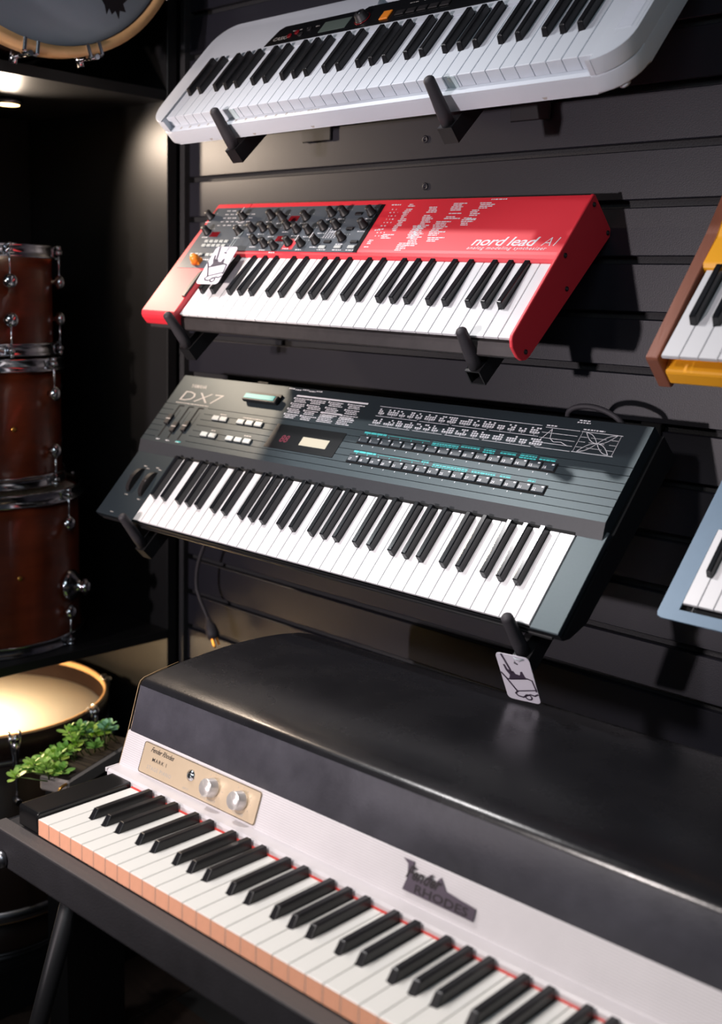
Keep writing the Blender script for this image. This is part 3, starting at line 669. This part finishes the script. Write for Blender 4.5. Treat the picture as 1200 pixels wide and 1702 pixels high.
# ================================================================== CORDS
def smooth_pts(P, n=6):
    out = []
    for i in range(len(P) - 1):
        p0, p1, p2, p3 = [Vector(P[max(0, min(len(P) - 1, j))]) for j in (i - 1, i, i + 1, i + 2)]
        for k in range(n):
            t = k / n; out.append(tuple(.5 * ((2 * p1) + (-p0 + p2) * t + (2 * p0 - 5 * p1 + 4 * p2 - p3) * t * t + (-p0 + 3 * p1 - 3 * p2 + p3) * t ** 3)))
    out.append(P[-1]); return out
co = empty('power_cord', 'grey power cord with a brass pronged plug dangling below the teal synthesizer', 'power cord', loc=(-1.70, -.06, 1.18 + ZS))
off = Vector((-1.70, -.06, 1.18 + ZS))
cp_ = [(-1.60, -.05, 1.30), (-1.66, -.05, 1.22), (-1.715, -.06, 1.17), (-1.738, -.06, 1.14), (-1.755, -.06, 1.098), (-1.757, -.06, 1.06), (-1.745, -.06, 1.035), (-1.731, -.06, 1.016), (-1.720, -.06, 1.000)]
b = B(1); b.tube([tuple(Vector((x, y, z + ZS)) - off) for x, y, z in smooth_pts(cp_)], .0036, 10); b.obj('cable', 'rubber', co)
pa = Vector((-1.722, -.06, 1.004 + ZS)) - off; pb_ = Vector((-1.700, -.06, .966 + ZS)) - off; dd = (pb_ - pa); Q = Matrix.Translation(pa) @ dd.to_track_quat('Z', 'Y').to_matrix().to_4x4()
b = B(1); b.lathe([(.0045, 0), (.006, .008), (.0075, .012), (.012, .02), (.0135, .036), (.0115, .044), (0, .044)], 14, 0, Q); b.obj('plug_body', 'rubber', co)
for x, y, l in ((-.006, 0, .016), (.006, 0, .016)):
    b = B(1); b.box((x - .0008, y - .003, .043), (x + .0008, y + .003, .043 + l), M_=Q); b.obj('plug_prong', 'brass', co)
b = B(1); b.lathe([(.0024, .043), (.0024, .060), (.0012, .063)], 10, 0, Q @ Matrix.Translation((0, -.0065, 0))); b.obj('ground_pin', 'brass', co)
b = B(1); P_ = [dx.matrix_world @ Vector((u / 1000, v / 1000, w_ / 1000)) for u, v, w_ in ((740, 316, -20), (745, 324, 4), (760, 330, 12), (785, 332, 13), (810, 328, 10), (828, 322, 2), (834, 318, -20))]
o0 = P_[0]; b.tube([tuple(Vector(p) - o0) for p in smooth_pts([tuple(p) for p in P_])], .004, 10)
b.obj('audio_cable', 'rubber', None, 'thin black cable arching behind the right end of the teal synthesizer', 'cable', loc=tuple(o0))
# ================================================================== ELECTRIC PIANO
rh = empty('electric_piano', 'vintage electric piano with a black domed lid and white name rail', 'electric piano', mtx=pose(-1.1932, -.7462, .9899, -.0148, .029, -.0104))
U0, U1 = -73, 1083
b = B(); b.prism([(-24, -23), (-24, -70), (-18, -76), (560, -76), (563, -60), (563, 8), (200, 8), (200, -26), (-2, -26), (-2, -23)], U0, U1, 'x', 1.5); b.obj('case', 'tolex_case', rh)
b = B(); b.prism([(-23.5, -22.8), (-22, -21.8), (-2.5, -21.8), (-2.5, -24)], U0 + 1, U1 - 1, 'x'); b.obj('key_slip', 'rail_felt', rh)
for u, s_ in ((-45.5, 0), (1014.5, 1)):
    b = B(); b.prism([(0, -22), (0, 3), (3, 6), (150, 6), (150, -22)], u, u + 43, 'x', 2.2, seg=2); b.obj('cheek_block', 'gloss_black', rh)
keyboard(rh, 43, 23.57, 2, 142, 46, 10.8, 8.6, 11.5, 21, ('ivory_key',), front='warm_key_front', slope=9, blk='matt_black_key', bnd=140, gap=.5)
b = B(); b.box((0, 139.5, -6), (1010, 143, 1.2), .5); b.obj('felt_strip', 'red_felt', rh)
# white harp cover rail with fine ribs
prof = [(142, -8), (142.5, 6), (145, 9), (162, 10)]
n = 16
for i in range(n):
    t = i / n; t2 = (i + .5) / n
    prof += [(163 + 15 * t, 11 + 44 * t), (163 + 15 * t2 - .25, 11 + 44 * t2 + .08)]
prof += [(178, 55), (180, 56), (196, 50), (196, -8)]
b = B(); b.prism(prof, -56, 1066, 'x'); b.obj('name_rail', 'rhodes_white', rh)
b = B(); b.box((-60, 141.5, 4), (-56, 166, 10), .8); b.obj('rail_lip', 'rhodes_white', rh)
lid = [(178.5, 56), (196, 117), (199, 122), (205, 125.5), (230, 130), (265, 135), (310, 139.5), (350, 142.5), (390, 143.5), (430, 142.5), (470, 139.5), (505, 134.5), (525, 129), (536, 121), (541, 110), (543, 10), (190, 10)]
b = B(); V = []; n = len(lid)
us = [(-56, 3.5), (-54.5, 1.2), (-51, 0), (1061, 0), (1064.5, 1.2), (1066, 3.5)]
cv_, cw_ = 360, 60
for u, ins in us:
    for v, w_ in lid:
        f = math.hypot(v - cv_, w_ - cw_) or 1; V.append((u, v - (v - cv_) / f * ins, w_ - (w_ - cw_) / f * ins if w_ > 20 else w_))
F = [tuple(range(n))[::-1], tuple(range((len(us) - 1) * n, len(us) * n))]
for i in range(len(us) - 1):
    for k in range(n): F.append((i * n + k, i * n + (k + 1) % n, (i + 1) * n + (k + 1) % n, (i + 1) * n + k))
bv, fs = b.add(V, F)
for f in fs[2:]: f.smooth = True
for i in range(len(us) - 1): fs[2 + i * n].material_index = 1  # front band: tolex with the frontal light put into its colour
for e in b.bm.edges:
    if e.calc_length() and len(e.link_faces) == 2 and e.calc_face_angle(0) > R(40): e.smooth = False
b.obj('lid', ['tolex', 'tolex_worn_lit'], rh)
b = B(); b.tube([(-56.6, v, w_) for v, w_ in [(150, 6), (163, 10), (178, 55), (196, 117), (199, 122), (205, 125.5), (230, 130), (265, 135)]], .7, 6); b.obj('piping', 'piping', rh)
# name plate: local frame on the sloping rail
sl_ = math.atan2(44, 15); 
NP = Matrix.Translation((0, 163, 11)) @ Matrix.Rotation(sl_, 4, 'X')       # x along u, y up the slope, z outward (towards the player)
NPm = NP
def onrail(b, pts, z, mi=0): pass
b = B(); pl = [tuple(NPm @ Vector((x, y, z))) for z in (.9, 1.7) for x, y in rrect(-14, 1.5, 219, 43.5, 3.5, 3)]; n = len(pl) // 2
b.add(pl, [tuple(range(n))[::-1], tuple(range(n, 2 * n))] + [(i, (i + 1) % n, n + (i + 1) % n, n + i) for i in range(n)]); b.obj('control_plate', 'gold_plate', rh)
b = B(); pts = rrect(-13.4, 2.1, 218.4, 42.9, 3.3, 3); pts.append(pts[0])
for (x0, y0), (x1, y1) in zip(pts[:-1], pts[1:]):
    b.cyl(tuple(NPm @ Vector((x0, y0, 1.75))), tuple(NPm @ Vector((x1, y1, 1.75))), .45, seg=4)
b.text('Fender Rhodes', 2, 33, 1.85, 9.6, shear=.45, M_=NPm, sx=.9, bold=.01, space=.9); b.text('MARK I', 9, 21.5, 1.85, 7, M_=NPm, sx=1.15, space=1.25, bold=.01)
b.obj('plate_lettering', 'black_print', rh)
b = B(); b.text('STAGE PIANO', 2, 10, 1.85, 7.5, M_=NPm, sx=.95, space=1.2); b.text('INPUT', 80, 6, 1.85, 4, M_=NPm); b.text('BASS BOOST', 116, 5.5, 1.85, 4.6, M_=NPm, space=1.1); b.text('VOLUME', 178, 5.5, 1.85, 4.6, M_=NPm, space=1.1)
for cx in (134, 187):
    for q in range(-150, 151, 30): a_ = R(90 - q); b.cyl(tuple(NPm @ Vector((cx + 17 * math.cos(a_), 23 + 15.5 * math.sin(a_), 1.7))), tuple(NPm @ Vector((cx + 19 * math.cos(a_), 23 + 17.5 * math.sin(a_), 1.7))), .35, seg=4)
b.obj('scale_marks', 'grey_print', rh)
b = B(); b.lathe([(7.5, 1.7), (7.5, 3), (5, 4), (4, 5.5), (3, 5.5), (2.8, 2)], 18, 0, NPm @ Matrix.Translation((90, 26, 0))); b.obj('jack_socket', 'chrome', rh)
b = B(); b.lathe([(0, 5.6), (3, 5.6)], 12, 0, NPm @ Matrix.Translation((90, 26, 0)), caps=False); b.obj('jack_hole', 'hollow', rh)
for cx in (134, 187):
    b = B(); b.lathe([(12.5, 1.7), (12.5, 4), (11.6, 5), (11.4, 15), (10.4, 16.2), (0, 16.4)], 28, 0, NPm @ Matrix.Translation((cx, 23, 0))); k_ = b.obj('rotary_knob', 'knob_silver', rh)
    b = B(); b.box((-.4, 0, 16.2), (.4, 10, 16.8), M_=NPm @ Matrix.Translation((cx, 23, 0)) @ Matrix.Rotation(R(40), 4, 'Z')); b.obj('pointer_line', 'grey_print', k_)
# badge
b = B(); pl2 = [(455, 10), (550, 10), (550, 23), (510, 27), (500, 38), (492, 27), (486, 36), (478, 26), (463, 30), (462, 42), (447, 42), (455, 38), (458, 24)]
nb = len(pl2); V = [tuple(NPm @ Vector((x, y, z))) for z in (1.2, 3.0) for x, y in pl2]
b.add(V, [tuple(range(nb))[::-1], tuple(range(nb, 2 * nb))] + [(i, (i + 1) % nb, nb + (i + 1) % nb, nb + i) for i in range(nb)]); b.obj('name_badge', 'badge', rh)
b = B(); b.text('Fender', 455, 24, 3.2, 19, shear=.4, M_=NPm, bold=.03, sx=.85); b.text('RHODES', 470, 12, 3.2, 12.5, M_=NPm, bold=.02, sx=1.5); b.stroke  # lettering on the badge
b.obj('badge_lettering', 'black_print', rh)
b = B(); b.text('Rhodes', 480, 13.5, 3.3, 10, shear=0, M_=NPm, sx=1.4); b.bm.free(); 
# feet of the case: metal corner, legs
b = B(); b.lathe([(0, -4), (9, -2), (12, 2), (11, 7), (6, 11), (0, 12)], 18, 0, Matrix.Translation((-44, -24, -60)) @ Matrix.Rotation(R(90), 4, 'X')); b.obj('corner_cap', 'dull_chrome', rh)
def leg(x, y, dx_, dy_):
    inv = rh.matrix_world.inverted(); top = Vector((x, y, -74)) / 1000
    tw = rh.matrix_world @ top; fl = Vector((tw.x + dx_, tw.y + dy_, 0.012)); fl = inv @ fl
    b = B(1); b.cyl(tuple(top), tuple(fl), .0145, .011, 14); l_ = b.obj('leg', 'steel_black', rh)
    b = B(1); d = (top - fl).normalized(); b.cyl(tuple(fl - d * .008), tuple(fl + d * .03), .015, .015, 14); b.obj('rubber_foot', 'rubber', l_)
leg(-30, 90, -.16, -.10); leg(1040, 90, .16, -.10); leg(-30, 500, -.14, .05); leg(1040, 500, .14, .05)
b = B(); b.cyl((-30, 500, -76), (300, 180, -260), 6, 6, 10); b.obj('brace', 'steel_black', rh)
# ================================================================== DRUMS
def drum(name, label, cx, cy, z0, h, r, hoop='chrome', shell='walnut_drum', nl=6, ph=0, head='drum_head_white', group=None, hoop_h=26, both=True, lug=True, vent=None, bolt=(), axis=None):
    t = empty(name, label, 'drum', group, loc=(cx, cy, z0))
    if axis is not None: t.matrix_world = Matrix.Translation((cx, cy, z0)) @ axis
    rr = r * 1000; H = h * 1000
    B().lathe([(rr, 6), (rr, H - 6), (rr - 6, H - 6), (rr - 6, 6)], 64, caps=False).obj('shell', shell, t)
    for top in ((1, 0) if both else (1,)):
        z = H if top else 0; s = -1 if top else 1
        B().lathe([(0, z + s * 9), (rr - 4, z + s * 9), (rr - 1, z + s * 11)], 64, caps=False).obj('drum_head', head, t)
        hh = [(rr + 1, z), (rr + 7, z), (rr + 4, z + s * 4), (rr + 3.5, z + s * (hoop_h * .55)), (rr + 3.5, z + s * (hoop_h - 6)), (rr + 9, z + s * (hoop_h - 3)), (rr + 9, z + s * hoop_h), (rr + 1.5, z + s * hoop_h)]
        hh = [(a_ + 1.5, c_ + (-s) * 6) for a_, c_ in hh]
        B().lathe(hh + [hh[0]], 64, caps=False).obj('hoop', hoop, t)
        if lug:
            for i in range(nl):
                a_ = 2 * math.pi * i / nl + ph; ca_, sa_ = math.cos(a_), math.sin(a_)
                zl = z + s * 62
                b = B(); Q = Matrix.Translation(((rr + 1) * ca_, (rr + 1) * sa_, zl)) @ Matrix.Rotation(a_, 4, 'Z') @ Matrix.Rotation(R(90), 4, 'Y')
                b.lathe([(5, -2), (5, 4), (11, 6), (14.5, 11), (14.5, 15), (11, 20), (6, 22.5), (0, 23)], 16, 0, Q); lg = b.obj('lug', 'chrome', t)
                b = B(); px, py = (rr + 13) * ca_, (rr + 13) * sa_
                b.cyl((px, py, zl), (px, py, z - s * 2), 2, 2, 8); b.cyl((px, py, z - s * 8), (px, py, z + s * 1), 5, 5, 8); b.cyl((px, py, z + s * 1), (px, py, z + s * 9), 7, 7, 12)
                b.cyl((px - 7 * sa_, py + 7 * ca_, zl), (px + 7 * sa_, py - 7 * ca_, zl), 4.6, 4.6, 8)
                b.obj('tension_rod', 'chrome', lg)
    for a_, z in bolt:
        b = B(); Q = Matrix.Translation(((rr - .5) * math.cos(R(a_)), (rr - .5) * math.sin(R(a_)), z)) @ Matrix.Rotation(R(a_), 4, 'Z') @ Matrix.Rotation(R(90), 4, 'Y')
        b.lathe([(5, 0), (5, 1.6), (0, 2.2)], 10, 0, Q); b.obj('bolt', 'brass', t)
    return t
CX, CY = -2.106, -.341; Z0 = .938 + ZS
VA = math.atan2(-1.42 - CY, -.01 - CX)                     # direction towards the viewer
def angp(px_off): return px_off
ft = drum('floor_tom', 'lowest brown wooden drum of the stack, the widest of the three', CX, CY, Z0 + .006, .305, .196, nl=6, ph=VA + .93, bolt=((math.degrees(VA) + 21, 150),), hoop_h=24)
b = B(); Q = Matrix.Rotation(VA + 1.02, 4, 'Z') @ Matrix.Translation((197, 0, 112)) @ Matrix.Rotation(R(90), 4, 'Y')
b.lathe([(10, -3), (30, -1), (33, 3), (29, 9), (20, 16), (13, 22), (11, 30), (13, 34), (12, 40), (6, 44), (0, 44)], 24, 0, Q); b.cyl((Q @ Vector((-16, 0, 34)))[:], (Q @ Vector((16, 0, 34)))[:], 5, 5, 10); b.obj('leg_bracket', 'chrome', ft)
b = B(); Q = Matrix.Rotation(VA + .07, 4, 'Z'); b.add([tuple(Q @ Vector(p)) for p in ((201.8, -12, -1), (201.8, 14, -1), (201.8, 14, 9), (201.8, -12, 9))], [(0, 1, 2, 3)]); b.obj('hoop_label', 'leaf_mid', ft)
Z1 = Z0 + .006 + .305 + .0165
rt2 = drum('rack_tom', 'brown wooden drum in the middle of the stack of three', CX, CY, Z1, .235, .165, nl=6, ph=VA + .96, bolt=((math.degrees(VA) + 4, 108), (math.degrees(VA) + 24, 110)), hoop_h=24)
Z2 = Z1 + .235 + .0165
drum('rack_tom', 'topmost and narrowest brown wooden drum of the stack', CX, CY, Z2, .195, .152, nl=6, ph=VA + .42, hoop_h=24)
# big drum lying under the shelf
bd = drum('bass_drum', 'big dark drum lying flat under the shelf, its white head lit warm', -2.128, -.336, .215, .380, .255, shell='dark_drum', lug=False, both=False, head='drum_head_white', hoop='dark_drum', nl=8)
bd.children
for ch in list(bd.children):
    if ch.name.startswith('hoop') or ch.name.startswith('drum_head'): bpy.data.objects.remove(ch)
H = 385
B().lathe([(0, H - 44), (246, H - 44), (249, H - 46)], 72, caps=False).obj('drum_head', 'drum_head_white', bd)
B().lathe([(251, H - 50), (251, H), (257, H), (257, H - 45), (251, H - 50)], 72, caps=False).obj('wood_hoop', 'maple_hoop', bd)
B().lathe([(257.2, H - 3), (260, H - 4), (260, H - 46), (257.4, H - 47)], 72, caps=False).obj('hoop_finish', 'dark_drum', bd)
B().lathe([(256, H - 62), (259, H - 61), (260, H - 54), (256, H - 52)], 72, caps=False).obj('metal_band', 'dull_chrome', bd)
VB = math.atan2(-1.42 + .336, -.01 + 2.128)
for i, da in enumerate((-.52, .22, .96, 1.7)):
    a_ = VB + da; Q = Matrix.Rotation(a_, 4, 'Z')
    b = B(); b.tube([tuple(Q @ Vector(p)) for p in ((252, -10, H - 2), (256, -10, H + 4), (262, -10, H + 3), (264, -8, H - 20), (265, -2, H - 50))], 3, 8); b.tube([tuple(Q @ Vector(p)) for p in ((252, 10, H - 2), (256, 10, H + 4), (262, 10, H + 3), (264, 8, H - 20), (265, 2, H - 50))], 3, 8)
    b.cyl(tuple(Q @ Vector((266, 0, H + 2))), tuple(Q @ Vector((266, 0, H - 60))), 4.5, 6, 10); b.lathe([(0, 9), (7, 7), (9, 0), (7, -6), (0, -7)], 12, 0, Q @ Matrix.Translation((266, 0, H - 6))); b.obj('claw_hook', 'chrome', bd)
    b = B(); b.cyl(tuple(Q @ Vector((266, 0, H - 60))), tuple(Q @ Vector((266, 0, H - 130))), 2.4, 2.4, 8); b.cyl(tuple(Q @ Vector((258, 0, H - 130))), tuple(Q @ Vector((282, 0, H - 130))), 6.5, 6.5, 12); b.obj('tension_rod', 'chrome', bd)
# drum standing on edge on the top shelf
AX = Matrix(((0, 0, 1), (1, 0, 0), (0, 1, 0))).to_4x4()    # local z -> world +x
hd = empty('snare_drum', 'large grey headed drum with a maple hoop, standing on edge at the top left', 'drum', mtx=Matrix.Translation((-1.80, -.348, 2.313 + ZS)) @ AX @ Matrix.Scale(.925, 4))
B().lathe([(296, -300), (296, -4), (290, -4), (290, -300)], 72, caps=False).obj('shell', 'dark_drum', hd)
B().lathe([(0, -11), (288, -11), (291, -12)], 72, caps=False).obj('drum_head', 'drum_head_grey', hd)
B().lathe([(291, -36), (291, 0), (309, 0), (309, -36), (291, -36)], 96, caps=False).obj('wood_hoop', 'maple_hoop', hd)
B().lathe([(291, -310), (291, -274), (309, -274), (309, -310), (291, -310)], 96, caps=False).obj('back_hoop', 'dark_drum', hd)
for da in (-1.23, -1.68, -.5, .3):
    a_ = da; Q = Matrix.Rotation(a_, 4, 'Z')
    b = B(); b.box((288, -17, -4), (314, -9, 3), 2, M_=Q); b.box((288, 9, -4), (314, 17, 3), 2, M_=Q); b.cyl(tuple(Q @ Vector((314, 0, 2))), tuple(Q @ Vector((314, 0, -60))), 5, 5, 10); b.cyl(tuple(Q @ Vector((314, -14, -5))), tuple(Q @ Vector((314, 14, -5))), 4, 4, 10); b.cyl(tuple(Q @ Vector((300, 0, -62))), tuple(Q @ Vector((326, 0, -62))), 8, 8, 12)
    b.obj('claw_hook', 'chrome', hd)
b = B(); P_ = [(110, -222), (118, -232), (122, -248), (128, -236), (134, -246), (142, -238), (150, -252), (152, -236), (166, -236), (160, -222), (170, -212), (150, -205), (125, -208)]
n = len(P_)
# local x -> world y, local y -> world z
b.add([(x + 12, y + 34, -10.6) for x, y in P_], [tuple(range(n))]); b.obj('head_mark', 'black_print', hd)
B().lathe([(256, 0), (263, 0), (263, 14), (257, 20), (256, 20)], 72, caps=False).obj('lower_hoop', 'dull_chrome', bd)
B().lathe([(250, -5), (258, -5), (258, -1), (250, -1), (250, -5)], 72, caps=False).obj('hoop_edge', 'maple_hoop', bd)
B().lathe([(0, 2), (253, 2)], 48, caps=False).obj('bottom_head', 'black_void', bd)
drum('snare_drum', 'shallow dark drum at the very bottom, under the big drum', -2.128, -.336, .107, .10, .20, shell='dark_drum', hoop='dull_chrome', nl=6, ph=.3, lug=False, hoop_h=16)
# ================================================================== PLANT
pz = .80 + ZS
pl = empty('planter', 'grey felt trough planter filled with small green leafy shrubs beside the piano', 'planter', mtx=Matrix.Translation((-1.697, -.40, 0)) @ Matrix.Rotation(R(112), 4, 'Z'))
tz = .60
b = B(1); b.box((-.06, -.04, 0), (.12, .0, .5715)); b.obj('stand', 'black_laminate', pl)
b = B(1); b.prism([(-.062, -.05), (.15, -.05), (.15, .012), (-.062, .012)], .572, tz, 'z', .004); b.obj('trough', 'planter_grey', pl)
b = B(1); b.box((-.058, -.046, tz - .004), (.145, .008, tz + .001)); b.obj('soil', 'soil', pl)
b = B(1); b.tube(smooth_pts([(-.060, -.045, tz - .006), (-.080, -.047, tz - .006), (-.091, -.047, tz - .022)]), .0028, 8); b.obj('handle', 'brass', pl)
# ------------------------------------------------------------------ leaves
def leaf_mesh(mn):
    b = B(1); V = []; F = []
    for i, (t, wd) in enumerate(((0, .08), (.3, .40), (.6, .62), (.86, .44), (1.0, 0.08))):
        zz = .22 * t - .18 * t * t
        V += [(-wd / 2, t, zz + .05), (0, t, zz), (wd / 2, t, zz + .05)]
    for i in range(4):
        a_ = i * 3; F += [(a_, a_ + 1, a_ + 4, a_ + 3), (a_ + 1, a_ + 2, a_ + 5, a_ + 4)]
    b.add(V, F, 0, True); o = b.obj('leaf', mn, None, rec=False); me = o.data; bpy.data.objects.remove(o); return me
LM = [leaf_mesh(m) for m in ('leaf_light', 'leaf_mid', 'leaf_blue')]
rnd = random.Random(11); cnt = 0
for s in range(33):
    x = -.078 + .215 * ((s * 0.618) % 1); y = rnd.uniform(-.036, .002); h = .006 + .022 * rnd.random() + (.028 if x > .03 else 0) * rnd.random()
    lx, ly = x + rnd.uniform(-.02, .01), y + rnd.uniform(-.002, .042)
    if s % 5 == 0: ly = .045; h = .0
    b = B(1); b.tube([(x * .97, y * .9, tz), (lx, ly, tz + h)], .0013, 5); st = b.obj('stem', 'stem_green', pl)
    mi = 2 if (x > .06 and rnd.random() < .5) else (0 if rnd.random() < .65 else 1)
    for k in range(9):
        a_ = 2 * math.pi * k / 4.5 + rnd.uniform(-.35, .35); el = R(rnd.uniform(0, 30)) if k < 5 else R(rnd.uniform(35, 65)); sc_ = rnd.uniform(.018, .025) * (1 if k < 5 else .8)
        o = inst('leaf', LM[mi], pl, (lx, ly, tz + h - (.005 if k < 5 else 0)), (el, 0, a_), (sc_,) * 3)
